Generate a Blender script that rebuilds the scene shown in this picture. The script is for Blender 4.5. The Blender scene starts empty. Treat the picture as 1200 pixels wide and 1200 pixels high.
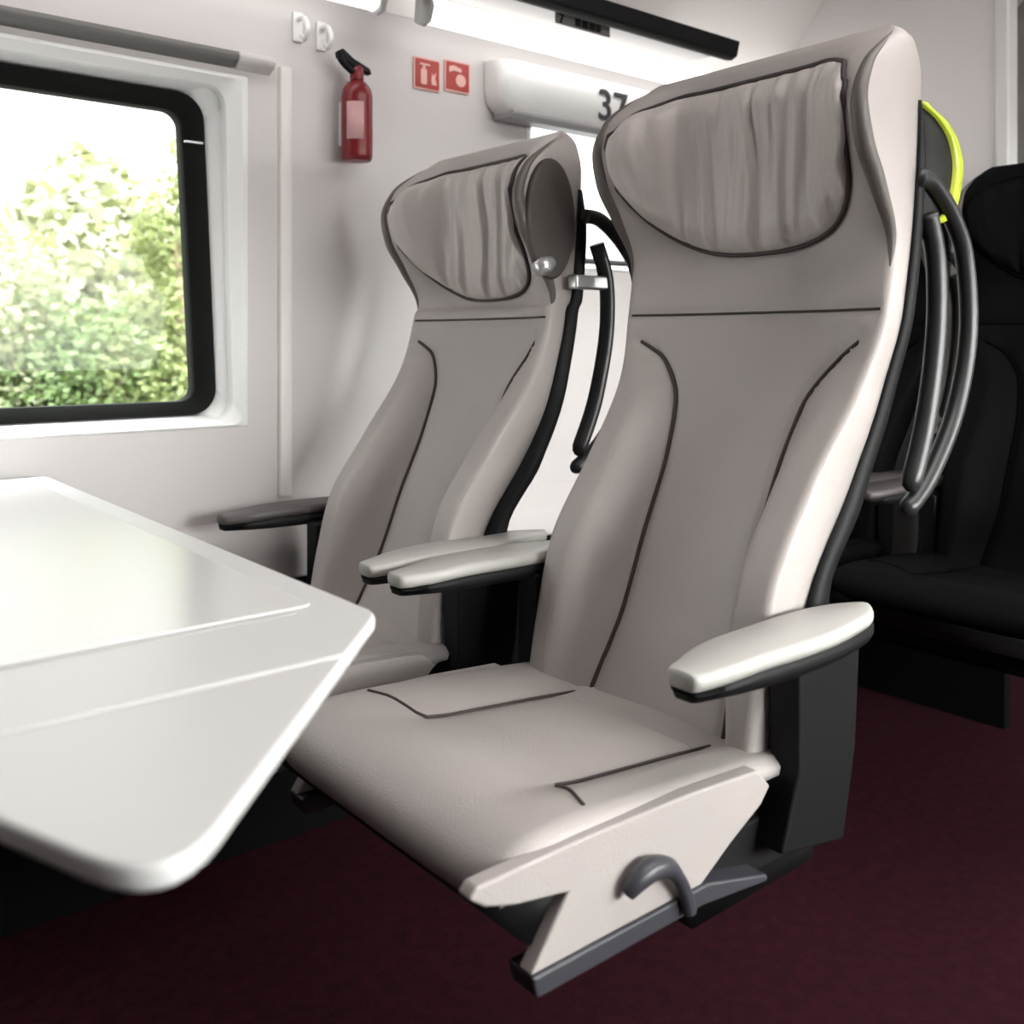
import bpy, bmesh, math, random
from mathutils import Vector, Matrix, noise
random.seed(7)
S = bpy.context.scene
C = S.collection
S.view_settings.view_transform = 'Standard'
S.view_settings.look = 'None'
S.view_settings.gamma = 1.0
S.view_settings.use_curve_mapping = False
S.view_settings.exposure = -0.08
S.cycles.use_denoising = True
S.cycles.max_bounces = 10
S.cycles.diffuse_bounces = 5

# ------------------------------------------------------------------ materials
def mat(name, col, rough=.5, metal=0., bump=0., bscale=300., spec=.5, var=0., vscale=6., coat=0.):
    m = bpy.data.materials.new(name); m.use_nodes = True
    nt = m.node_tree; b = nt.nodes['Principled BSDF']
    b.inputs['Base Color'].default_value = (*col, 1)
    b.inputs['Roughness'].default_value = rough
    b.inputs['Metallic'].default_value = metal
    b.inputs['Specular IOR Level'].default_value = spec
    if coat: b.inputs['Coat Weight'].default_value = coat; b.inputs['Coat Roughness'].default_value = .08
    tc = nt.nodes.new('ShaderNodeTexCoord')
    if bump:
        n = nt.nodes.new('ShaderNodeTexNoise'); n.inputs['Scale'].default_value = bscale; n.inputs['Detail'].default_value = 3
        bp = nt.nodes.new('ShaderNodeBump'); bp.inputs['Strength'].default_value = bump; bp.inputs['Distance'].default_value = .002
        nt.links.new(tc.outputs['Object'], n.inputs['Vector']); nt.links.new(n.outputs['Fac'], bp.inputs['Height'])
        nt.links.new(bp.outputs['Normal'], b.inputs['Normal'])
    if var:
        n = nt.nodes.new('ShaderNodeTexNoise'); n.inputs['Scale'].default_value = vscale; n.inputs['Detail'].default_value = 4
        r = nt.nodes.new('ShaderNodeValToRGB')
        r.color_ramp.elements[0].position = .3; r.color_ramp.elements[1].position = .7
        r.color_ramp.elements[0].color = (*[c*(1-var) for c in col], 1)
        r.color_ramp.elements[1].color = (*[min(1, c*(1+var)) for c in col], 1)
        nt.links.new(tc.outputs['Object'], n.inputs['Vector']); nt.links.new(n.outputs['Fac'], r.inputs['Fac'])
        nt.links.new(r.outputs['Color'], b.inputs['Base Color'])
    return m
def emis(name, col, s):
    m = bpy.data.materials.new(name); m.use_nodes = True
    nt = m.node_tree; nt.nodes.clear()
    e = nt.nodes.new('ShaderNodeEmission'); o = nt.nodes.new('ShaderNodeOutputMaterial')
    e.inputs['Color'].default_value = (*col, 1); e.inputs['Strength'].default_value = s
    nt.links.new(e.outputs[0], o.inputs[0]); return m

LEATHER = mat('greige_leather', (.41, .375, .36), .46, bump=.25, bscale=420, var=.03)
LEATHER_D = mat('taupe_leather', (.07, .06, .055), .6, bump=.2, bscale=420)
SEAM = mat('dark_thread', (.045, .036, .034), .7)
TAUPE = mat('brown_grey_leather', (.115, .100, .092), .5, bump=.2, bscale=420)
BLACK_F = mat('black_leather', (.0035, .0035, .004), .8, bump=.25, bscale=420, spec=.06)
SHELL = mat('charcoal_plastic', (.0055, .0055, .006), .55, bump=.1, bscale=700, spec=.2)
SOOT = mat('black_plastic', (.006, .006, .0065), .6, spec=.25)
TRIMG = mat('slate_plastic', (.045, .045, .055), .4)
PAD = mat('pale_grey_rubber', (.47, .46, .435), .4, bump=.1, bscale=500)
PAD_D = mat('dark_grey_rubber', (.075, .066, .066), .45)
BAR = mat('graphite_plastic', (.018, .018, .019), .38)
PILLOW = mat('light_greige_leather', (.50, .46, .442), .46, bump=.25, bscale=420, var=.03)
SILVER = mat('satin_silver', (.62, .62, .63), .3, metal=.7)
SEAM_B = mat('black_thread', (.002,.002,.002), .9, spec=.03)
LIME = mat('lime_plastic', (.42, .50, .03), .4)
TABLE = mat('white_laminate', (.68, .68, .675), .35)
INLAY = mat('glossy_white_laminate', (.73, .73, .72), .2)
GROOVE = mat('grey_groove', (.42, .42, .41), .6)
WALL = mat('grey_white_wall_panel', (.60, .57, .565), .45, bump=.03, bscale=60)
WALLU = mat('cream_upper_panel', (.80, .77, .75), .5)
WHITE = mat('white_gloss_plastic', (.80, .80, .79), .3)
RUBBER = mat('black_window_rubber', (.006, .007, .006), .75, spec=.15)
CARPET = mat('burgundy_carpet', (.025, .0045, .008), .95, bump=.8, bscale=260, spec=.1, var=.25, vscale=40)
CEIL = mat('ceiling_panel', (.78, .74, .73), .5)
RED = mat('red_paint', (.20, .012, .017), .3)
SIGNRED = mat('sign_red', (.36, .028, .02), .5)
SIGNWHITE = mat('sign_pale_pink', (.72, .40, .35), .5)
LAMP = emis('tube_lamp', (1, .97, .95), 4.5)
AISLE_FILL = emis('aisle_fill', (1, .955, .935), 6.5)

def glass():
    m = bpy.data.materials.new('window_glass'); m.use_nodes = True
    nt = m.node_tree; nt.nodes.clear(); o = nt.nodes.new('ShaderNodeOutputMaterial')
    t = nt.nodes.new('ShaderNodeBsdfTransparent'); t.inputs[0].default_value = (.93, .95, .93, 1)
    g = nt.nodes.new('ShaderNodeBsdfGlossy'); g.inputs['Roughness'].default_value = .02
    x = nt.nodes.new('ShaderNodeMixShader'); x.inputs[0].default_value = .004
    nt.links.new(t.outputs[0], x.inputs[1]); nt.links.new(g.outputs[0], x.inputs[2]); nt.links.new(x.outputs[0], o.inputs[0])
    return m
GLASS = glass()

# ------------------------------------------------------------------ helpers
def link(name, bm, m, parent=None, smooth=True, bevel=0, seg=3, sub=0):
    bmesh.ops.recalc_face_normals(bm, faces=bm.faces)
    me = bpy.data.meshes.new(name); bm.to_mesh(me); bm.free()
    me.materials.append(m)
    for p in me.polygons: p.use_smooth = smooth
    o = bpy.data.objects.new(name, me); C.objects.link(o)
    if parent is not None: o.parent = parent
    if bevel:
        b = o.modifiers.new('bevel', 'BEVEL'); b.width = bevel; b.segments = seg; b.limit_method = 'ANGLE'; b.angle_limit = math.radians(40)
        if smooth: 
            w = o.modifiers.new('wn', 'WEIGHTED_NORMAL'); w.keep_sharp = True
    if sub:
        s = o.modifiers.new('sub', 'SUBSURF'); s.levels = sub; s.render_levels = sub
    return o
def thing(name, label, cat, loc=(0, 0, 0), group=None):
    o = bpy.data.objects.new(name, None); C.objects.link(o); o.location = loc
    o['label'] = label; o['category'] = cat; o.empty_display_size = .1
    if group: o['group'] = group
    return o
def tag(o, label, cat, group=None):
    o['label'] = label; o['category'] = cat
    if group: o['group'] = group
    return o
def struct(o): o['kind'] = 'structure'; return o
def box(bm, x0, x1, y0, y1, z0, z1):
    v = [bm.verts.new(p) for p in [(x0,y0,z0),(x1,y0,z0),(x1,y1,z0),(x0,y1,z0),(x0,y0,z1),(x1,y0,z1),(x1,y1,z1),(x0,y1,z1)]]
    for f in [(0,3,2,1),(4,5,6,7),(0,1,5,4),(1,2,6,5),(2,3,7,6),(3,0,4,7)]: bm.faces.new([v[i] for i in f])
    return bm
def bx(*a): return box(bmesh.new(), *a)
def prism(pts, axis, a, b, bm=None):
    """polygon pts (2d) extruded along axis from a to b"""
    bm = bm or bmesh.new()
    def P(p, t):
        return {'x': (t, p[0], p[1]), 'y': (p[0], t, p[1]), 'z': (p[0], p[1], t)}[axis]
    A = [bm.verts.new(P(p, a)) for p in pts]; B = [bm.verts.new(P(p, b)) for p in pts]
    bm.faces.new(A[::-1]); bm.faces.new(B)
    n = len(pts)
    for i in range(n): bm.faces.new([A[i], A[(i+1) % n], B[(i+1) % n], B[i]])
    return bm
def loft(rings, bm=None, closed=True, caps=True):
    bm = bm or bmesh.new()
    R = [[bm.verts.new(p) for p in r] for r in rings]
    n = len(R[0])
    for a, b in zip(R, R[1:]):
        for i in range(n if closed else n-1):
            j = (i+1) % n
            bm.faces.new([a[i], a[j], b[j], b[i]])
    if caps and closed: bm.faces.new(R[0][::-1]); bm.faces.new(R[-1])
    return bm
def tube(pts, r, bm=None, n=8, cyc=False, flat=1.0):
    bm = bm or bmesh.new()
    pts = [Vector(p) for p in pts]; N = len(pts); rings = []
    up = None
    for i, p in enumerate(pts):
        if cyc: t = pts[(i+1) % N] - pts[i-1]
        else: t = pts[min(i+1, N-1)] - pts[max(i-1, 0)]
        t.normalize()
        if up is None:
            up = Vector((0, 1, 0)) if abs(t.y) < .9 else Vector((0, 0, 1))
        s = t.cross(up)
        if s.length < 1e-4: s = t.cross(Vector((1, 0, 0)))
        s.normalize(); up = s.cross(t).normalized()
        rr = r[i] if isinstance(r, (list, tuple)) else r
        rings.append([p + s*rr*math.cos(a) + up*rr*flat*math.sin(a) for a in [2*math.pi*k/n for k in range(n)]])
    if cyc:
        R = [[bm.verts.new(q) for q in g] for g in rings]
        for k in range(N):
            a, b = R[k], R[(k+1) % N]
            for i in range(n): bm.faces.new([a[i], a[(i+1) % n], b[(i+1) % n], b[i]])
        return bm
    return loft(rings, bm)
def spline(pts, n=10):
    pts = [Vector(p) for p in pts]; out = []
    for i in range(len(pts)-1):
        p0 = pts[max(i-1, 0)]; p1 = pts[i]; p2 = pts[i+1]; p3 = pts[min(i+2, len(pts)-1)]
        for k in range(n):
            t = k/n
            out.append(.5*((2*p1)+(p2-p0)*t+(2*p0-5*p1+4*p2-p3)*t*t+(3*p1-p0-3*p2+p3)*t**3))
    out.append(pts[-1]); return out
def interp(tab):
    """monotone cubic through a table of (z, x)"""
    zs = [t[0] for t in tab]; xs = [t[1] for t in tab]; n = len(zs)
    d = [(xs[i+1]-xs[i])/(zs[i+1]-zs[i]) for i in range(n-1)]
    m = [d[0]] + [0 if d[i-1]*d[i] <= 0 else 2*d[i-1]*d[i]/(d[i-1]+d[i]) for i in range(1, n-1)] + [d[-1]]
    def f(z):
        if z <= zs[0]: return xs[0]
        if z >= zs[-1]: return xs[-1]
        i = max(k for k in range(n-1) if zs[k] <= z)
        h = zs[i+1]-zs[i]; t = (z-zs[i])/h
        return xs[i]*(2*t**3-3*t*t+1)+m[i]*h*(t**3-2*t*t+t)+xs[i+1]*(-2*t**3+3*t*t)+m[i+1]*h*(t**3-t*t)
    return f
def sst(a, b, x):
    t = max(0, min(1, (x-a)/(b-a))); return t*t*(3-2*t)
def rrect(x0, x1, z0, z1, r, n=8, slant=0.0):
    """rounded rectangle; slant widens the +x side toward the bottom"""
    out = []
    for cx, cz, a0 in [(x1-r, z1-r, 0), (x0+r, z1-r, 90), (x0+r, z0+r, 180), (x1-r, z0+r, 270)]:
        for k in range(n+1):
            a = math.radians(a0+90*k/n); px = cx+r*math.cos(a); pz = cz+r*math.sin(a)
            if cx > (x0+x1)/2: px += slant*(z1-pz)/(z1-z0)
            out.append((px, pz))
    return out
def round_poly(pts, rad, n=8):
    out = []; N = len(pts)
    for i in range(N):
        p = Vector(pts[i]); a = Vector(pts[i-1])-p; b = Vector(pts[(i+1) % N])-p
        r = rad[i] if isinstance(rad, (list, tuple)) else rad
        ang = a.angle(b); d = min(r/math.tan(ang/2), a.length*.48, b.length*.48)
        s = p+a.normalized()*d; e = p+b.normalized()*d
        for k in range(n+1):
            t = k/n; out.append(tuple((1-t)**2*s+2*t*(1-t)*p+t*t*e))
    return out

# ------------------------------------------------------------------ the seat
W = .22
XC = interp([(.44,.905),(.47,.922),(.6,.985),(.7,1.025),(.8,1.068),(.9,1.105),(1.0,1.13),(1.1,1.148),(1.2,1.15),(1.3,1.142),(1.33,1.143),(1.35,1.148),(1.362,1.157)])
XW = interp([(.44,.868),(.514,.878),(.6,.895),(.68,.917),(.79,.99),(.9,1.07),(.96,1.095),(1.01,1.107),(1.08,1.117),(1.15,1.083),(1.2,1.052),(1.245,1.042),(1.29,1.06),(1.33,1.108),(1.35,1.14),(1.362,1.156)])
XR = interp([(.44,.887),(.503,.916),(.572,.948),(.672,.99),(.793,1.079),(.86,1.112),(.96,1.14),(1.013,1.15),(1.12,1.166),(1.293,1.178),(1.33,1.172),(1.35,1.166),(1.362,1.158)])
XS = interp([(.36,1.0),(.45,1.022),(.66,1.035),(.76,1.105),(.86,1.15),(.96,1.172),(1.1,1.192),(1.2,1.198),(1.262,1.188)])   # rear of shell
US = interp([(.44,.66),(.5,.62),(.6,.54),(.76,.52),(.87,.56),(.935,.74),(.97,.98)])
WZ = interp([(.44,.19),(.78,.192),(.9,.205),(1.0,.22),(1.2,.224),(1.3,.224),(1.335,.22),(1.352,.21),(1.362,.195)])
def face_x(u, z):
    a = abs(u); xc, xw = XC(z), XW(z)
    sh = sst(.35, 1.0, a)**1.25
    us = min(US(z), .72)
    sl = .12*sst(0, us, a)+.88*sst(us-.02, us+.30, a)
    if z > .96: sl = max(sl*0, sst(.4, 1, a)) if z > 1.02 else sl
    t = sst(.93, 1.03, z)
    x = xc+(xw-xc)*(sl*(1-t)+sh*t)
    return x
def rear_x(u, z):
    xr = XR(z); c = XC(z)+.03
    if z > 1.28: c = min(c, xr)
    return xr+max(c-xr, 0)*(1-abs(u)**3)

def seam_dip(u, z):
    d = 0
    d += .005*math.exp(-((z-1.0)/.006)**2)
    if .46 < z < .97:
        d += .006*math.exp(-((abs(u)-US(z))/.035)**2)
    return d

def make_seat(label, loc, leather, seamm, padm, dark_wing=False, lime=False, shaded_wall_arm=False, group=None, arm_dx=0., arm_dy=0., head_drop=0., head_narrow=0.):
    t = thing('train_seat', label, 'seat', loc, group)
    def adjust(o):
        # headrest slid down on its rails, and its width
        for v in o.data.vertices:
            z = v.co.z
            v.co.y *= 1-head_narrow*sst(.8, 1.05, z)
            v.co.z = z-head_drop*sst(1.0, 1.09, z)
        return o
    # --- backrest upholstery
    rings = []
    zs = [.445+.865*i/100 for i in range(100)]+[1.31+.052*math.sin(math.pi/2*i/24) for i in range(25)]
    NU = 56
    for z in zs:
        w = WZ(z); r = min(.012, max(.002, (XR(z)-XW(z))*.4)); ring = []
        for k in range(NU+1):
            u = -1+2*k/NU
            ring.append((face_x(u, z)+seam_dip(u, z), u*(w-r), z))
        xw = XW(z)
        for k in range(1, 5):
            a = math.pi/2*k/4; ring.append((xw+r*(1-math.cos(a)), w-r+r*math.sin(a), z))
        xr = XR(z); ring.append((xw+r+(xr-xw-r)*.5, w, z)); ring.append((xr, w, z))
        for k in range(1, 12):
            u = 1-2*k/12; ring.append((rear_x(u, z), u*w, z))
        ring.append((xr, -w, z)); ring.append((xw+r+(xr-xw-r)*.5, -w, z))
        for k in range(4, 0, -1):
            a = math.pi/2*k/4; ring.append((xw+r*(1-math.cos(a)), -(w-r+r*math.sin(a)), z))
        rings.append(ring)
    back = link('backrest', loft(rings), leather, t)
    # stitched seams
    def fp(u, z, off=.0005):
        w = WZ(z)-.012; return (face_x(u, z)+seam_dip(u, z)-off, u*w, z)
    link('seam', tube([fp(-1+2*k/60, 1.0, .0015) for k in range(61)], .002, n=6), seamm, back)
    for s in (-1, 1):
        zz = [.47+.49*k/50 for k in range(51)]
        link('seam', tube([fp(s*US(z), z, .0030) for z in zz], .0028, n=6), seamm, back)
    # --- gathered head pillow
    ZT, ZB = 1.328, 1.083; HU = .94
    def bottom(u): return ZB+(ZT-.075-ZB)*(1-(1-min(1, abs(u/HU))**2.5)**(1/2.5))
    def top(u): return ZT-.028*sst(.55, 1, abs(u/HU))**1.2-.03*sst(.86, 1, abs(u/HU))
    def wr(u, v):
        n = noise.noise(Vector((u*9, v*1.3, 3.1)))
        return math.sin(u*19+n*3.4+.8*math.sin(v*3))*(.55+.45*noise.noise(Vector((u*4, v*2.5, 9))))+.28*math.sin(u*41+n*4)
    NP, NV = 110, 40
    def pp(i, j):
        u = -HU+2*HU*i/NP; v = j/NV; b, tp = bottom(u), top(u)
        if b > tp: b = tp = (b+tp)/2
        z = b+(tp-b)*v
        e = (min(1, max(0, (1-abs(u/HU))/.10)))**.5*(min(1, v/.14))**.5*(min(1, (1-v)/.14))**.5
        off = .001+.021*e+.0075*wr(u, v)*e
        return (face_x(u, z)-off, u*(WZ(z)-.012), z)
    bm = bmesh.new()
    G = [[bm.verts.new(pp(i, j)) for j in range(NV+1)] for i in range(NP+1)]
    for i in range(NP):
        for j in range(NV): bm.faces.new([G[i][j], G[i+1][j], G[i+1][j+1], G[i][j+1]])
    bmesh.ops.remove_doubles(bm, verts=bm.verts, dist=1e-5)
    pil = link('head_pillow', bm, PILLOW if leather is LEATHER else leather, t)
    edge = [pp(i, 0) for i in range(0, NP+1, 2)]+[pp(i, NV) for i in range(NP, -1, -2)]
    e2 = []
    for p in edge:
        if not e2 or (Vector(p)-Vector(e2[-1])).length > .002: e2.append(p)
    link('piping', tube([(p[0]-.003, p[1], p[2]) for p in e2], .0034, n=8, cyc=True), seamm, pil)
    for sgn in (-1, 1):
        zz = [1.045+.30*k/40 for k in range(41)]
        link('wing_trim', tube([(XW(z)+.004, sgn*(WZ(z)-.006), z) for z in zz], [.001+.0105*math.sin(math.pi*k/40)**.9 for k in range(41)], n=10), TAUPE, back)
    if dark_wing:
        # dark leather cheek on the outer side of the aisle wing
        pts = []
        for k in range(32):
            a = 2*math.pi*k/32
            pts.append((1.105+.052*math.cos(a), 1.208+.098*math.sin(a)))
        link('wing_cheek', prism(pts, 'y', -.236, -.219), LEATHER_D, t, bevel=.006)
    # --- dark rear shell
    rings = []
    XF = interp([(.36,.775),(.40,.765),(.42,.768),(.45,.83),(.48,.895),(.503,.916)])
    for i in range(61):
        z = .36+.902*i/60; w = WZ(max(z, .45))+.004
        xb = XS(z); ring = []
        top_t = sst(1.20, 1.262, z)
        for k in range(17):
            u = -1+2*k/16
            f = (rear_x(u, z)-.006) if z >= .503 else XF(z)
            if z > .44: f = max(f, face_x(u, z)+.014*(1-abs(u)**6))
            ring.append((min(f, max(xb, XC(max(z, .45))+.04)-.004), u*w, z))
        for k in range(1, 5):
            a = math.pi/2*k/5; ring.append((xb-.02+.02*math.sin(a), w-.02+.02*math.cos(a), z))
        cb = max(xb, XC(max(z, .45))+.05)
        for k in range(13):
            u = 1-2*k/12; ring.append((xb+(cb-xb)*(1-abs(u)**3), u*(w-.02), z))
        for k in range(4, 0, -1):
            a = math.pi/2*k/5; ring.append((xb-.02+.02*math.sin(a), -(w-.02+.02*math.cos(a)), z))
        rings.append(ring)
    link('back_shell', loft(rings), SHELL, t)
    if lime:
        # rounded head cover at the rear with a lime rim
        CX = interp([(1.105,1.205),(1.12,1.258),(1.15,1.283),(1.19,1.293),(1.22,1.282),(1.245,1.25),(1.26,1.20)])
        def cov(o0, o1, w, zz):
            rr = []
            for z in zz:
                x1 = CX(z)+o1; x0 = max(1.16, CX(z)+o0) if o0 > -1 else 1.165
                rr.append([(x0, -w, z), (x1-.012, -w, z), (x1, -w+.012, z), (x1, w-.012, z), (x1-.012, w, z), (x0, w, z)])
            return loft(rr)
        zz = [1.105+.155*i/30 for i in range(31)]
        hc = link('head_cover', cov(-2, -.004, W+.002, zz), SOOT, t)
        lr = []
        for z in [1.108+.154*i/30 for i in range(31)]:
            x1 = CX(min(z, 1.26)); w = W+.006
            lr.append([(max(x1-.030, 1.17), -w, z), (x1-.008, -w, z), (x1+.004, -w+.012, z), (x1+.004, w-.012, z), (x1-.008, w, z), (max(x1-.030, 1.17), w, z)])
        link('lime_rim', loft(lr), LIME, hc)
    # --- grab loop on the aisle side of the shell
    y = -W-.006
    lp = spline([(1.165,y,1.165),(1.20,y,1.16),(1.25,y,1.125),(1.288,y,1.07),(1.298,y,.97),(1.262,y,.87),(1.195,y,.79),(1.135,y,.75)], 10)
    gl = link('grab_handle', tube(lp, [.012]*(len(lp)-3)+[.0115,.009,.004], n=12), BAR, t)
    lp = spline([(1.19,y,1.12),(1.212,y,1.06),(1.212,y,.97),(1.185,y,.86),(1.145,y,.775)], 10)
    link('inner_bar', tube(lp, [.013]*(len(lp)-3)+[.0125,.010,.004], n=12), BAR, gl)
    if dark_wing:
        link('handle_bracket', bx(1.135, 1.215, y-.010, y+.012, 1.045, 1.068), SILVER, gl, bevel=.004)
        link('handle_boss', tube([(1.05, y-.012, 1.072), (1.065, y-.012, 1.078), (1.08, y-.012, 1.086)], [.012, .015, .009], n=12), SILVER, gl)
    # --- cushion
    rings = []
    prof = [(.66,.474),(.58,.474),(.53,.474),(.511,.477),(.498,.489),(.501,.506),(.517,.520),(.545,.529),(.59,.532),(.64,.530),(.70,.526),(.77,.520),(.84,.514),(.90,.508),(.95,.503)]
    prof = [(p.x, p.y) for p in spline([(a, b, 0) for a, b in prof], 5)]
    prof = [(p[0], p[1]) for p in prof]
    NC = 44; wq = .213
    for (x, z) in prof:
        ring = []
        tq = sst(.54, .70, x)
        nose = 1-sst(.50, .60, x)
        for k in range(NC+1):
            u = -1+2*k/NC; a = abs(u)
            dish = .020*tq*(1-sst(.50, .80, a))
            bow = .012*nose*(a**6)          # front corners swept back
            ed = .010*sst(.93, 1.0, a)**2
            dip = .004*math.exp(-((a-.54)/.03)**2)*sst(.63, .68, x)
            low = z < .476 and x > .505
            ring.append((x+bow, u*wq, z+(0 if low else -(dish+ed+dip))+(.018*sst(.70, .98, a)*(1-sst(.476, .500, z)) if x < .68 else 0)))
        zl = .491 if x < .68 and z < .5 else .490
        ring.append((x+.012*nose, wq, zl)); ring.append((x+.012*nose, -wq, zl))
        rings.append(ring)
    cu = link('seat_cushion', loft(rings), leather, t)
    PX = interp([(p[0], p[1]) for p in prof if p[0] > .55 and p[1] > .5])
    def cz(x, u):
        a = abs(u); return PX(x)-.020*sst(.54, .70, x)*(1-sst(.50, .80, a))-.010*sst(.93, 1, a)**2
    for s in (-1, 1):
        pts = [(x, s*.54*wq, cz(x, .54)+.0002) for x in [.90-.24*k/24 for k in range(25)]]
        pts += [(.655-.03*k/8, s*(.54+.36*k/8)*wq, cz(.655-.03*k/8, .54+.36*k/8)+.0006) for k in range(1, 9)]
        link('seam', tube(pts, .002, n=6), seamm, cu)
    # --- side panels of the seat pan
    side = [(.470,.512),(.478,.520),(.60,.522),(.74,.519),(.845,.512),(.868,.49),(.852,.474),(.80,.449),(.756,.424),(.535,.424),(.552,.447),(.578,.480),(.52,.490),(.487,.500)]
    for s in (-1, 1):
        a, b = sorted((s*.2225, s*.204))
        link('side_panel', prism(side, 'y', a, b), leather, t, bevel=.003)
        a, b = sorted((s*.225, s*.19))
        link('base_trim', prism([(.54,.404),(.76,.404),(.86,.392),(.86,.40),(.765,.424),(.535,.424)], 'y', a, b), TRIMG, t, bevel=.003)
    link('seat_pan', prism([(.60,.395),(.95,.385),(.95,.445),(.60,.445)], 'y', -.2, .2), SOOT, t, bevel=.004)
    # notch inside shows the black pan end
    link('pan_end', prism([(.509,.4885),(.66,.489),(.66,.43),(.56,.43),(.535,.448),(.512,.470)], 'y', -.2085, .2085), SOOT, t)
    y = -.231
    lv = spline([(.642,y,.460),(.650,y-.004,.470),(.668,y-.006,.476),(.690,y-.006,.470),(.708,y-.004,.452),(.722,y,.43),(.728,y,.412)], 8)
    link('recline_lever', tube(lv, [.007+.004*math.sin(math.pi*min(1, k/30)) for k in range(len(lv))], n=10), TRIMG, t)
    # --- armrests
    for s in (-1, 1):
        yc = s*.243
        out = []
        sec = [(.697,.015,.004),(.702,.020,.003),(.72,.025,.002),(.76,.033,.0),(.84,.038,.0),(.92,.038,-.003),(.99,.029,-.008),(1.025,.018,-.012),(1.04,.008,-.014)]
        sec = spline(sec, 5)
        f = s
        def ring(x, h, c, z0, z1, b):
            yy = yc+f*c+f*arm_dy*(1 if s > 0 else -1)
            b = min(b, h*.6)
            return [(x+arm_dx, yy+py, pz) for py, pz in [(-h+b*.6,z0),(-h,z0+b),(-h,z1-b),(-h+b*.35,z1-b*.3),(-h+b,z1),(h-b,z1),(h-b*.35,z1-b*.3),(h,z1-b),(h,z0+b),(h-b*.6,z0)]]
        top = []; und = []
        for p in sec:
            x, h, c = p.x, max(.003, p.y), p.z
            q = (x-.695)/.36
            zt = .660-.006*(1-sst(0, .3, q))-.004*sst(.7, 1, q)
            top.append(ring(x, h, c, zt-.017, zt, .006))
            und.append(ring(x+.003, h*.92, c, zt-.036+.008*(1-sst(0, .3, q)), zt-.014, .008))
        pm = PAD_D if (shaded_wall_arm and s > 0) else padm  # darker pad on the wall armrest stands in for its shade
        ar = link('armrest', loft(und), SOOT, t)
        pd = link('armrest_pad', loft(top), pm, ar)
        if pm is PAD_D: pd['label'] = 'dark grey pad'  # on the window seat's wall armrest the dark grey is painted shade
        a, b = sorted((s*.197, s*.236))
        link('armrest_bracket', prism([(.90,.63),(1.02,.63),(1.01,.50),(.985,.40),(.87,.42),(.90,.50)], 'y', a, b), SHELL, ar, bevel=.004)
    # --- cantilever beam to the window wall
    ya, yb = (-.245, 1.734-loc[1]) if loc[1] > 1.2 else (-.12, .288)
    link('support_beam', bx(.78, .87, ya, yb, .325, .395), SOOT, t, bevel=.006)
    for o in list(t.children_recursive):
        if o.type == 'MESH' and o.name.split('.')[0] in ('backrest','seam','head_pillow','piping','wing_trim','wing_cheek','back_shell'): adjust(o)
    return t

YF, YN = .85, 1.39
make_seat('beige leather aisle seat in front, largest in view, with gathered head pillow', (0, YF, 0), LEATHER, SEAM, PAD, lime=True)
make_seat('smaller beige leather seat beside the window wall, behind the white table', (-.055, YN, 0), LEATHER, SEAM, PAD, dark_wing=True, shaded_wall_arm=True, arm_dx=.055, arm_dy=.028, head_drop=.05, head_narrow=.10)
make_seat('black seat in the row behind, beyond the lime rim of the front aisle seat', (1.13, YF, 0), BLACK_F, SEAM_B, PAD_D)
make_seat('black window-side seat in the row behind, mostly covered by the front aisle seat', (1.15, YN, 0), BLACK_F, SEAM_B, PAD_D, arm_dy=.028)

# ------------------------------------------------------------------ table
tb = thing('folding_table', 'white folding table with tapered aisle end under the window', 'table', (.1, 1.2, 0))
def tp(o): o.location = (-.1, -1.2, 0); return o
ZT = .735
outline = [(.436,1.765),(.430,.700),(.146,.400),(.106,.508),(-.18,1.45),(-.19,1.765)]
def inset_z(poly, z0, z1): return prism(poly, 'z', z0, z1)
def clip(poly, ya, yb):
    """part of the polygon with ya <= y <= yb"""
    def cut(P, f):
        o = []
        for i in range(len(P)):
            a, b = P[i], P[(i+1) % len(P)]; fa, fb = f(a), f(b)
            if fa >= 0: o.append(a)
            if fa*fb < 0:
                t = fa/(fa-fb); o.append((a[0]+(b[0]-a[0])*t, a[1]+(b[1]-a[1])*t))
        return o
    return cut(cut(poly, lambda p: p[1]-ya), lambda p: yb-p[1])
rp = round_poly(outline, [.02,.045,.05,.03,.05,.02])
main = clip(rp, .6205, 9)
top = tp(link('tabletop', prism(main, 'z', ZT-.013, ZT), TABLE, tb, bevel=.004))
tp(link('folding_leaf', prism(clip(rp, -1, .619), 'z', ZT-.013, ZT-.0005), TABLE, tb, bevel=.0035))
inl = round_poly([(.398,1.74),(.398,.752),(.055,.752),(-.155,1.46),(-.16,1.74)], [.01,.012,.01,.01,.01])
link('inlay_panel', prism(inl, 'z', ZT-.004, ZT+.0012), INLAY, top, bevel=.001)
link('hinge_strip', prism([(.375,.742),(.09,.742),(.10,.7385),(.375,.7385)], 'z', ZT-.004, ZT+.0008), GROOVE, top)
tp(link('table_leg', prism([(.03,.0),(.19,.0),(.15,.03),(.14,.69),(.08,.69),(.07,.03)], 'y', 1.30, 1.36), SOOT, tb, bevel=.006))
tp(link('support_beam', bx(.06, .16, .75, 1.72, .675, .722), SOOT, tb, bevel=.006))

# ------------------------------------------------------------------ setting
X0, X1 = -2.2, 3.4
YW = 1.78
YO = -1.25
struct(link('floor', bx(X0, X1, YO, YW+.25, -.05, 0), CARPET, smooth=False))
struct(link('ceiling', bx(X0, X1, YO-.1, YW+.25, 2.14, 2.2), CEIL, smooth=False))
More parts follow.
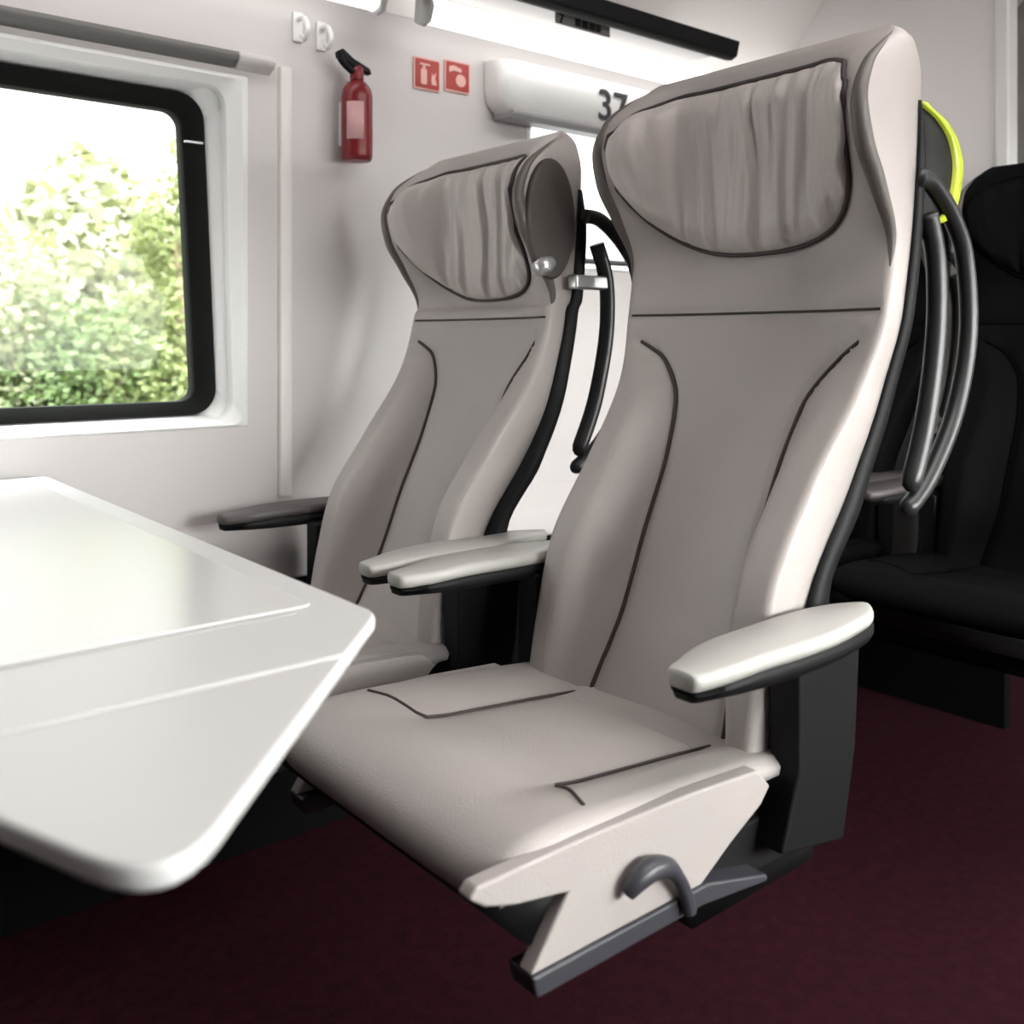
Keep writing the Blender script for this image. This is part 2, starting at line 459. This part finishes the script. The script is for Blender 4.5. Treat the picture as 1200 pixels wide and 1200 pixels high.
# window wall: panels round two openings
A = dict(x0=-1.05, x1=.800, z0=.797, z1=1.468)     # recess of window 1
XP = 2.475
B = dict(x0=1.50, x1=2.40, z0=1.14, z1=1.56)
bm = bmesh.new()
def pan(x0, x1, z0, z1): box(bm, x0, x1, YW, YW+.11, z0, z1)
pan(X0, A['x0'], 0, 1.66); pan(A['x0'], A['x1'], 0, A['z0']); pan(A['x0'], A['x1'], A['z1'], 1.66)
pan(A['x1'], B['x0'], 0, 1.66); pan(B['x0'], B['x1'], 0, B['z0']); pan(B['x0'], B['x1'], B['z1'], 1.66); pan(B['x1'], X1, 0, 1.66)
struct(link('wall_left', bm, WALL, smooth=False))
# pelmet ledge over the large window, and the cove sloping in to the ceiling
struct(link('trim_1', prism([(YW+.01,1.476),(YW-.022,1.490),(YW-.026,1.500),(YW-.020,1.508),(YW+.01,1.516)], 'x', X0, .772), mat('grey_ledge_shade', (.15,.145,.14), .5), bevel=.003))  # dark grey stands in for the shadow band along the ledge
struct(link('trim_6', prism([(YW+.01,1.474),(YW-.024,1.489),(YW-.029,1.500),(YW-.022,1.510),(YW+.01,1.518)], 'x', .773, .848), WALL, bevel=.004))
struct(link('trim_2', prism([(YW-.001,1.66),(YW-.03,1.72),(YW-.10,1.86),(1.45,2.10),(1.45,2.14),(YW+.11,2.14),(YW+.11,1.662),(YW-.001,1.662)], 'x', X0, X1), WALLU, bevel=.003))
# raised pilaster ridge beside window 1
struct(link('trim_3', prism([(.862,YW),(.866,YW-.008),(.878,YW-.010),(.890,YW-.006),(.894,YW)], 'z', .655, 1.50), WALLU, bevel=.002))
# heater ledge along the bottom of the wall
struct(link('trim_4', prism([(YW,.50),(1.735,.50),(1.735,.55),(1.745,.575),(YW,.62)], 'x', X0, X1), WALL, bevel=.006))
struct(link('shaded_lower_wall', prism([(YW,.0),(1.735,.0),(1.735,.498),(YW,.498)], 'x', X0, X1), mat('lower_wall_shade', (.005,.005,.0055), .85, spec=.04), bevel=.004))  # near-black colour stands in for the deep shade under the table

def ring_prof(o, i, yo, yi, bm=None):
    return loft([[(p[0], yo, p[1]) for p in o], [(p[0], yi, p[1]) for p in i]], bm, caps=False)
def window(name, a, fr, gk, sl, depth=.06):
    w = bpy.data.objects.new(name, None); C.objects.link(w); w['kind'] = 'structure'
    w.location = ((a['x0']+a['x1'])/2, YW, a['z0'])
    L = (-w.location.x, -w.location.y, -w.location.z)
    def put(o): o.location = L; return o
    x0, x1, z0, z1 = a['x0'], a['x1'], a['z0'], a['z1']
    o0 = rrect(x0, x1, z0, z1, .004, slant=0)
    o1 = rrect(x0+.01, x1-.012, z0+.004, z1-.008, .02)
    o2 = rrect(x0+fr*.6, x1-fr*.6, z0+.014, z1-.022, .035, slant=sl*.6)
    o3 = rrect(x0+fr, x1-fr, z0+.022, z1-.034, .05, slant=sl)
    rings = []
    for pr, y in [(o0, YW+.01), (o0, YW-.003), (o1, YW-.006), (o2, YW+.012), (o2, YW+.036), (o3, YW+.058), (o3, YW+.105), (o0, YW+.105)]:
        rings.append([(p[0], y, p[1]) for p in pr])
    put(link('window_frame', loft(rings, caps=False), WHITE, w, bevel=.002))
    i0 = rrect(x0+fr+.001, x1-fr-.001, z0+.023, z1-.035, .05, slant=sl)
    i1 = rrect(x0+fr+gk, x1-fr-gk, z0+.023+gk*.62, z1-.035-gk*.85, .03, slant=sl)
    rings = [[(p[0], y, p[1]) for p in pr] for pr, y in [(i0, YW+.052), (i1, YW+.060), (i1, YW+.095), (i0, YW+.095), (i0, YW+.052)]]
    put(link('window_gasket', loft(rings, caps=False), RUBBER, w))
    g = prism(i1, 'y', YW+.078, YW+.082)
    put(link('window_pane', g, GLASS, w, smooth=False))
    return w, put
w1, put1 = window('window_1', A, .066, .040, .028)
put1(link('window_catch', bx(.697, .732, YW+.048, YW+.056, 1.338, 1.342), SILVER, w1, bevel=.001))
window('window_2', B, .05, .02, 0)

# opposite wall with its windows (behind the camera)
bm = bmesh.new()
ops = [(.7, 2.0), (2.3, 3.1)]
box(bm, X0, X1, YO-.1, YO, 0, .78); box(bm, X0, X1, YO-.1, YO, 1.45, 2.14)
xs = [X0]+[v for p in ops for v in p]+[X1]
for k in range(0, len(xs), 2): box(bm, xs[k], xs[k+1], YO-.1, YO, .78, 1.45)
struct(link('wall_right', bm, WALL, smooth=False))
for n, (a, b) in enumerate(ops):
    w = struct(link('window_%d' % (n+3), prism(rrect(a+.001, b-.001, .781, 1.449, .06), 'y', YO-.055, YO-.05), GLASS, smooth=False))
    o = rrect(a, b, .78, 1.62, .01); i = rrect(a+.04, b-.04, .82, 1.41, .05)
    r = [[(p[0], y, p[1]) for p in q] for q, y in [(o, YO+.004), (i, YO-.005), (i, YO-.095), (o, YO-.095), (o, YO+.004)]]
    link('window_gasket', loft(r, caps=False), RUBBER, w)

# partition behind the second row, with its pale edge post
struct(link('wall_middle', bx(XP, XP+.03, 1.115, YW-.001, .72, 2.139), mat('grey_partition', (.80,.765,.765), .5), smooth=False))
struct(link('shaded_partition_foot', bx(XP, XP+.03, 1.10, YW-.046, 0, .72), mat('partition_foot_shade', (.005,.005,.0055), .85, spec=.04), smooth=False))  # black foot stands in for the shadow below the second row
struct(link('trim_5', bx(XP-.012, XP+.042, 1.085, 1.118, .72, 2.138), WHITE, bevel=.006))
# end walls
struct(link('wall_front', bx(X0-.06, X0, YO-.1, YW+.25, 0, 2.14), mat('dark_end_wall', (.10,.095,.10), .5), smooth=False))
DY0, DY1 = .35, 1.36
bm = bmesh.new(); box(bm, X1, X1+.06, DY1, YW+.25, 0, 2.14); box(bm, X1, X1+.06, YO-.1, DY0, 0, 2.14); box(bm, X1, X1+.06, DY0, DY1, 2.06, 2.14)
struct(link('wall_back', bm, mat('grey_end_panel', (.45,.43,.425), .5), smooth=False))
d = struct(link('door_1', bx(X1+.02, X1+.05, DY0, DY1, 0, 2.06), mat('grey_door', (.40,.39,.38), .4), smooth=False))
bm = bmesh.new(); box(bm, X1-.015, X1+.02, DY1-.02, DY1+.03, 0, 2.09); box(bm, X1-.015, X1+.02, DY0-.03, DY0+.02, 0, 2.09); box(bm, X1-.015, X1+.02, DY0+.02, DY1-.02, 2.045, 2.09)
link('door_frame', bm, WHITE, d, bevel=.006)

# ------------------------------------------------------------------ rack, lamps
for k, (a, b, lab) in enumerate([(-2.1, 1.022, 'bright strip light over the large window, its end near the coat hooks'), (1.118, 2.46, 'bright strip light above the red signs, running along the luggage rack')]):
    l = thing('strip_light', lab, 'lamp', ((a+b)/2, 1.655, 1.67))
    def pl(o): o.location = (-(a+b)/2, -1.655, -1.67); return o
    pl(link('diffuser', prism([(1.678,1.620),(1.660,1.608),(1.641,1.612),(1.631,1.636),(1.640,1.660),(1.672,1.660)], 'x', a+.012, b-.012), LAMP, l, bevel=.004))
    pl(link('end_cap', prism([(1.682,1.616),(1.661,1.603),(1.637,1.607),(1.625,1.637),(1.636,1.666),(1.676,1.666)], 'x', a, a+.012), WHITE, l))
    pl(link('end_cap', prism([(1.682,1.616),(1.661,1.603),(1.637,1.607),(1.625,1.637),(1.636,1.666),(1.676,1.666)], 'x', b-.012, b), WHITE, l))
rk = thing('luggage_rack', 'grey overhead luggage rack with a black front edge', 'rack', (.0, 1.6, 1.68))
def pr(o): o.location = (0, -1.6, -1.68); return o
pr(link('shelf', prism([(1.70,1.705),(1.66,1.672),(1.52,1.668),(1.52,1.69),(1.66,1.72)], 'x', -2.1, 1.93), mat('rack_grey', (.33,.32,.31), .5), rk, bevel=.003))
e = prism([(1.535,1.652),(1.515,1.648),(1.498,1.655),(1.490,1.690),(1.52,1.70)], 'x', -2.1, 1.94)
pr(link('front_edge', e, SOOT, rk, bevel=.004))
pl8 = pr(link('number_plate', bx(1.395, 1.56, 1.556, 1.560, 1.640, 1.668), mat('plate_grey', (.40,.39,.385), .5), rk, bevel=.002))

FONT_M = mat('dark_lettering', (.03, .03, .035), .6)
def text(s, size, name, m, parent, mtx):
    cu = bpy.data.curves.new(name, 'FONT'); cu.body = s; cu.size = size; cu.extrude = .0006; cu.offset = .0012
    to = bpy.data.objects.new(name+'_tmp', cu); C.objects.link(to)
    dg = bpy.context.evaluated_depsgraph_get(); dg.update()
    me = bpy.data.meshes.new_from_object(to.evaluated_get(dg)); bpy.data.objects.remove(to)
    me.materials.clear(); me.materials.append(m); me.name = name
    o = bpy.data.objects.new(name, me); C.objects.link(o); o.parent = parent
    me.transform(mtx)
    return o
FACE = Matrix.Rotation(math.radians(90), 4, 'X')     # text readable when looking along +y
pr(text('7', .028, 'lettering', FONT_M, rk, Matrix.Translation((1.405, 1.5553, 1.643)) @ FACE))
bm = bmesh.new()
for a, b in [(1.452,1.468),(1.472,1.490),(1.494,1.510),(1.513,1.528)]: box(bm, a, b, 1.554, 1.5575, 1.644, 1.661)
pr(link('lettering', bm, FONT_M, rk, smooth=False))

# reservation panel over the second window
sp = thing('seat_number_panel', 'white rounded panel with seat numbers over the far window', 'panel', (2.1, 1.74, 1.5))
def ps(o): o.location = (-2.1, -1.74, -1.5); return o
sec = [(YW-.001,1.478),(1.745,1.470),(1.715,1.474),(1.70,1.490),(1.695,1.53),(1.70,1.575),(1.715,1.60),(YW-.001,1.604)]
cx, cz_ = 1.74, 1.55
rings = []
for k in range(9):
    a = math.pi/2*k/8; s_ = .25+.75*math.sin(a)**.7; x = 1.375+.06*(1-math.cos(a))
    rings.append([(x, YW-.001+(p[0]-YW+.001)*s_, 1.57+(p[1]-1.57)*(s_ if p[1] < 1.57 else 1)) for p in sec])
rings.append([(2.46, p[0], p[1]) for p in sec])
ps(link('housing', loft(rings), WHITE, sp, bevel=.003))
ps(link('shadow_strip', prism([(1.768,1.468),(1.705,1.462),(1.698,1.474),(1.70,1.484),(1.72,1.480),(1.768,1.482)], 'x', 1.395, 2.46), mat('shadow_grey', (.30,.29,.30), .5), sp, bevel=.003))  # grey strip painted in as the shadow under the panel
ps(text('37', .105, 'seat_number', FONT_M, sp, Matrix.Translation((1.655, 1.6945, 1.498)) @ FACE))

# unseen fill lamps added over the aisle to light seats and partition
for k, (a, b) in enumerate([(.45, 1.35), (1.5, 2.44)]):
    l = thing('ceiling_fill', ['added flat fill lamp over the aisle beside the front seats', 'added flat fill lamp over the aisle beside the black seats'][k], 'lamp', ((a+b)/2, .1, 2.13))
    def pq(o): o.location = (-(a+b)/2, -.1, -2.13); return o
    pq(link('diffuser', bx(a+.015, b-.015, -.39, .39, 2.105, 2.139), AISLE_FILL, l, bevel=.006))  # glowing face of the added fill lamp
    pq(link('added_fill_frame', bx(a, b, -.405, -.392, 2.09, 2.14), WHITE, l, bevel=.003))
    pq(link('added_fill_frame', bx(a, b, .392, .405, 2.09, 2.14), WHITE, l, bevel=.003))

# ------------------------------------------------------------------ wall fittings
for k, (x, z, lab) in enumerate([(.905, 1.585, 'white coat hook left of its twin, just under the end of the strip light'), (.957, 1.577, 'white coat hook nearer the fire extinguisher, under the strip light')]):
    h = thing('coat_hook', lab, 'hook', (x, YW, z))
    link('hook_plate', bx(-.011, .011, -.006, 0, -.03, .03), WHITE, h, bevel=.003)
    link('hook_arm', tube(spline([(0,-.004,.015),(0,-.03,.012),(0,-.045,-.012),(0,-.032,-.03),(0,-.018,-.02)], 6), .005, n=8), WHITE, h)
fe = thing('fire_extinguisher', 'small red fire extinguisher hung on the pale wall', 'fire extinguisher', (1.015, YW-.045, 1.29))
def lathe(prof, n=24):
    return loft([[(r*math.cos(2*math.pi*k/n), r*math.sin(2*math.pi*k/n), z) for k in range(n)] for r, z in prof])
link('cylinder', lathe([(.012,.036),(.028,.036),(.031,.042),(.0315,.05),(.0315,.165),(.029,.18),(.02,.193),(.012,.197)]), RED, fe)
link('valve', lathe([(.012,.195),(.014,.20),(.014,.222),(.010,.228)]), RED, fe)
link('lever', prism([(.030,.214),(.026,.226),(-.012,.240),(-.036,.256),(-.046,.250),(-.044,.238),(-.012,.222)], 'y', -.010, .010), SOOT, fe, bevel=.003)
link('nozzle', tube(spline([(-.012,-.004,.214),(-.030,-.006,.224),(-.042,-.006,.236)], 6), .007, n=10), SOOT, fe)
link('wall_bracket', bx(-.018, .018, .02, .0445, .07, .16), WHITE, fe, bevel=.002)
lab = []  # outline of the painted highlight band
for k in range(13):
    a = math.radians(180+20+65*k/12); lab.append((.0322*math.cos(a), .0322*math.sin(a)))
highlight_inner = [(p[0]*.98, p[1]*.98) for p in lab[::-1]]
link('highlight_band', prism(lab+highlight_inner, 'z', .075, .15), mat('highlight_pink', (.62,.36,.36), .5), fe)  # pale pink band paints the highlight on the cylinder's left side
def sign(x, z, lab, kind):
    s = thing('safety_sign', lab, 'sign', (x, YW, z))
    link('sign_plate', prism(rrect(-.035, .035, -.035, .035, .004), 'y', -.004, 0), SIGNWHITE, s, smooth=False)
    link('sign_field', prism(rrect(-.031, .031, -.031, .031, .003), 'y', -.0055, -.0035), SIGNRED, s, smooth=False)
    bm = bmesh.new(); y0, y1 = -.0065, -.005
    if kind == 0:      # extinguisher symbol
        prism(rrect(-.018, -.002, -.024, .010, .004), 'y', y0, y1, bm)
        box(bm, -.014, -.006, y0, y1, .011, .017); box(bm, -.020, .006, y0, y1, .018, .022)
        prism([(.010,-.022),(.024,-.022),(.020,-.008),(.022,.006),(.014,-.002),(.012,.004),(.009,-.010)], 'y', y0, y1, bm)
    else:              # call-point symbol
        prism([(.008+.014*math.cos(a), -.008+.014*math.sin(a)) for a in [2*math.pi*k/20 for k in range(20)]], 'y', y0, y1, bm)
        prism([(-.024,.020),(-.012,.024),(.010,.018),(.010,.010),(-.012,.012),(-.024,.006)], 'y', y0, y1, bm)
    link('symbol', bm, SIGNWHITE, s, smooth=False)
sign(1.215, 1.545, 'red square safety sign nearer the fire extinguisher', 0)
sign(1.297, 1.553, 'red square safety sign with a pale round symbol, nearer the white panel', 1)

# ------------------------------------------------------------------ outside
struct(link('ground', bx(-60, 70, -60, 60, -1.6, -1.5), mat('gravel', (.10,.096,.094), .9, var=.3, vscale=2), smooth=False))
LEAFS = [mat('leaf_yellow_green', (.105,.128,.045), .7), mat('leaf_mid_green', (.06,.095,.03), .7), mat('leaf_pale_green', (.13,.142,.08), .7)]
for m in LEAFS:     # thin leaves let light through
    nt = m.node_tree; b = nt.nodes['Principled BSDF']; o = nt.nodes['Material Output']
    tr = nt.nodes.new('ShaderNodeBsdfTranslucent'); mx = nt.nodes.new('ShaderNodeMixShader'); mx.inputs[0].default_value = .45
    c = b.inputs['Base Color'].default_value; tr.inputs[0].default_value = (c[0]*1.3, c[1]*1.3, c[2]*.9, 1)
    nt.links.new(b.outputs[0], mx.inputs[1]); nt.links.new(tr.outputs[0], mx.inputs[2]); nt.links.new(mx.outputs[0], o.inputs['Surface'])
def tree(x, y, blobs, lab, mk, n, ls, seed):
    rnd = random.Random(seed)
    t = thing('leafy_shrub', lab, 'shrub', (x, y, -1.5))
    bm = bmesh.new()
    for (cx, cy, cz, r, rz) in blobs:
        for _ in range(int(n*r*r)):
            d = Vector((rnd.gauss(0, 1), rnd.gauss(0, 1), rnd.gauss(0, 1))).normalized()
            q = r*(.55+.5*rnd.random()**.5)*(1+.35*noise.noise(d*2.3+Vector((seed, cx, cz))))
            c = Vector((cx+d.x*q, cy+d.y*q, cz+d.z*q*rz))
            s = ls*(.6+.8*rnd.random())
            a = Vector((rnd.gauss(0, 1), rnd.gauss(0, 1), rnd.gauss(0, .6))).normalized(); b = a.cross(d+Vector((rnd.gauss(0,.5), rnd.gauss(0,.5), .3)))
            if b.length < .05: continue
            b.normalize()
            vs = [bm.verts.new(c+a*s), bm.verts.new(c+b*s*.5+a*s*.1), bm.verts.new(c-a*s*.9), bm.verts.new(c-b*s*.5+a*s*.1)]
            bm.faces.new(vs)
    link('foliage', bm, LEAFS[mk], t, smooth=False)
    bm = bmesh.new(); tube([(0,0,0),(.05,0,.6),(0,.05,1.4),(.05,0,2.2)], [.10,.08,.06,.03], bm)
    for (cx, cy, cz, r, rz) in blobs: tube([(.0,.03,1.0),(cx*.6,cy*.6,cz*.7+.3),(cx,cy,cz)], [.05,.035,.015], bm, n=6)
    link('stem', bm, mat('bark', (.16,.12,.08), .9), t)
tree(2.55, 6.6, [(0,0,1.6,.75,1.1),(.25,.1,2.7,.6,1.1),(.3,0,3.55,.45,1.1),(-.15,.1,2.2,.5,1),(-.1,0,3.2,.28,1)], 'tall yellow-green tree at the right edge of the large window', 0, 11000, .032, 3)
tree(1.95, 6.9, [(0,0,1.5,.8,1),(.2,-.1,2.2,.5,1),(-.3,.1,2.35,.42,1)], 'mid green bush in the middle of the window view', 1, 11000, .032, 5)
tree(1.25, 7.2, [(0,0,1.7,.85,1),(.1,-.1,2.75,.55,1),(-.5,0,2.4,.6,1)], 'pale green bush at the left of the window view', 2, 11000, .032, 8)
tree(-.3, 7.4, [(0,0,1.6,1.0,1),(.3,0,2.6,.6,1),(-.7,0,2.0,.7,1)], 'light green bush farther left, mostly out of the window view', 2, 1500, .09, 11)
tree(2.2, 9.2, [(0,0,1.9,1.3,.9),(-1.2,.2,2.3,1.0,.9),(1.0,.3,2.4,1.0,1),(.5,0,3.4,.7,1)], 'hazy pale tree standing behind the bushes outside', 2, 1300, .10, 14)

# ------------------------------------------------------------------ world and camera
SKY_LOW, SKY_HIGH = 2.8, 46.0
wd = bpy.data.worlds.new('sky'); S.world = wd; wd.use_nodes = True
nt = wd.node_tree; bg = nt.nodes['Background']
tc = nt.nodes.new('ShaderNodeTexCoord'); sx = nt.nodes.new('ShaderNodeSeparateXYZ'); rp_ = nt.nodes.new('ShaderNodeValToRGB')
nt.links.new(tc.outputs['Generated'], sx.inputs[0]); nt.links.new(sx.outputs['Z'], rp_.inputs['Fac'])
rp_.color_ramp.elements[0].color = (1, .968, .968, 1); rp_.color_ramp.elements[1].color = (.97, .965, 1, 1)
nt.links.new(rp_.outputs['Color'], bg.inputs['Color'])
# the sun stands behind thin cloud on the aisle side, so that half of the sky is brighter
vd = nt.nodes.new('ShaderNodeVectorMath'); vd.operation = 'DOT_PRODUCT'
sd = Vector((.25, -.78, .66)).normalized(); vd.inputs[1].default_value = sd
nt.links.new(tc.outputs['Generated'], vd.inputs[0])
mr = nt.nodes.new('ShaderNodeMapRange'); mr.interpolation_type = 'SMOOTHSTEP'
mr.inputs['From Min'].default_value = -.2; mr.inputs['From Max'].default_value = 1.0
mr.inputs['To Min'].default_value = SKY_LOW; mr.inputs['To Max'].default_value = SKY_HIGH
nt.links.new(vd.outputs['Value'], mr.inputs['Value']); nt.links.new(mr.outputs['Result'], bg.inputs['Strength'])

cam = bpy.data.cameras.new('camera'); co = bpy.data.objects.new('camera', cam); C.objects.link(co)
cam.sensor_width = 36; cam.lens = 36*1147/1200; cam.clip_start = .02
cam.shift_y = -200/1200          # horizon above the middle of the frame
fw = Vector((.6338, .7735, 0))
co.location = (0, 0, .96)
co.rotation_euler = fw.to_track_quat('-Z', 'Y').to_euler()
cam.dof.use_dof = True; cam.dof.focus_distance = 1.35; cam.dof.aperture_fstop = 5.0
S.camera = co
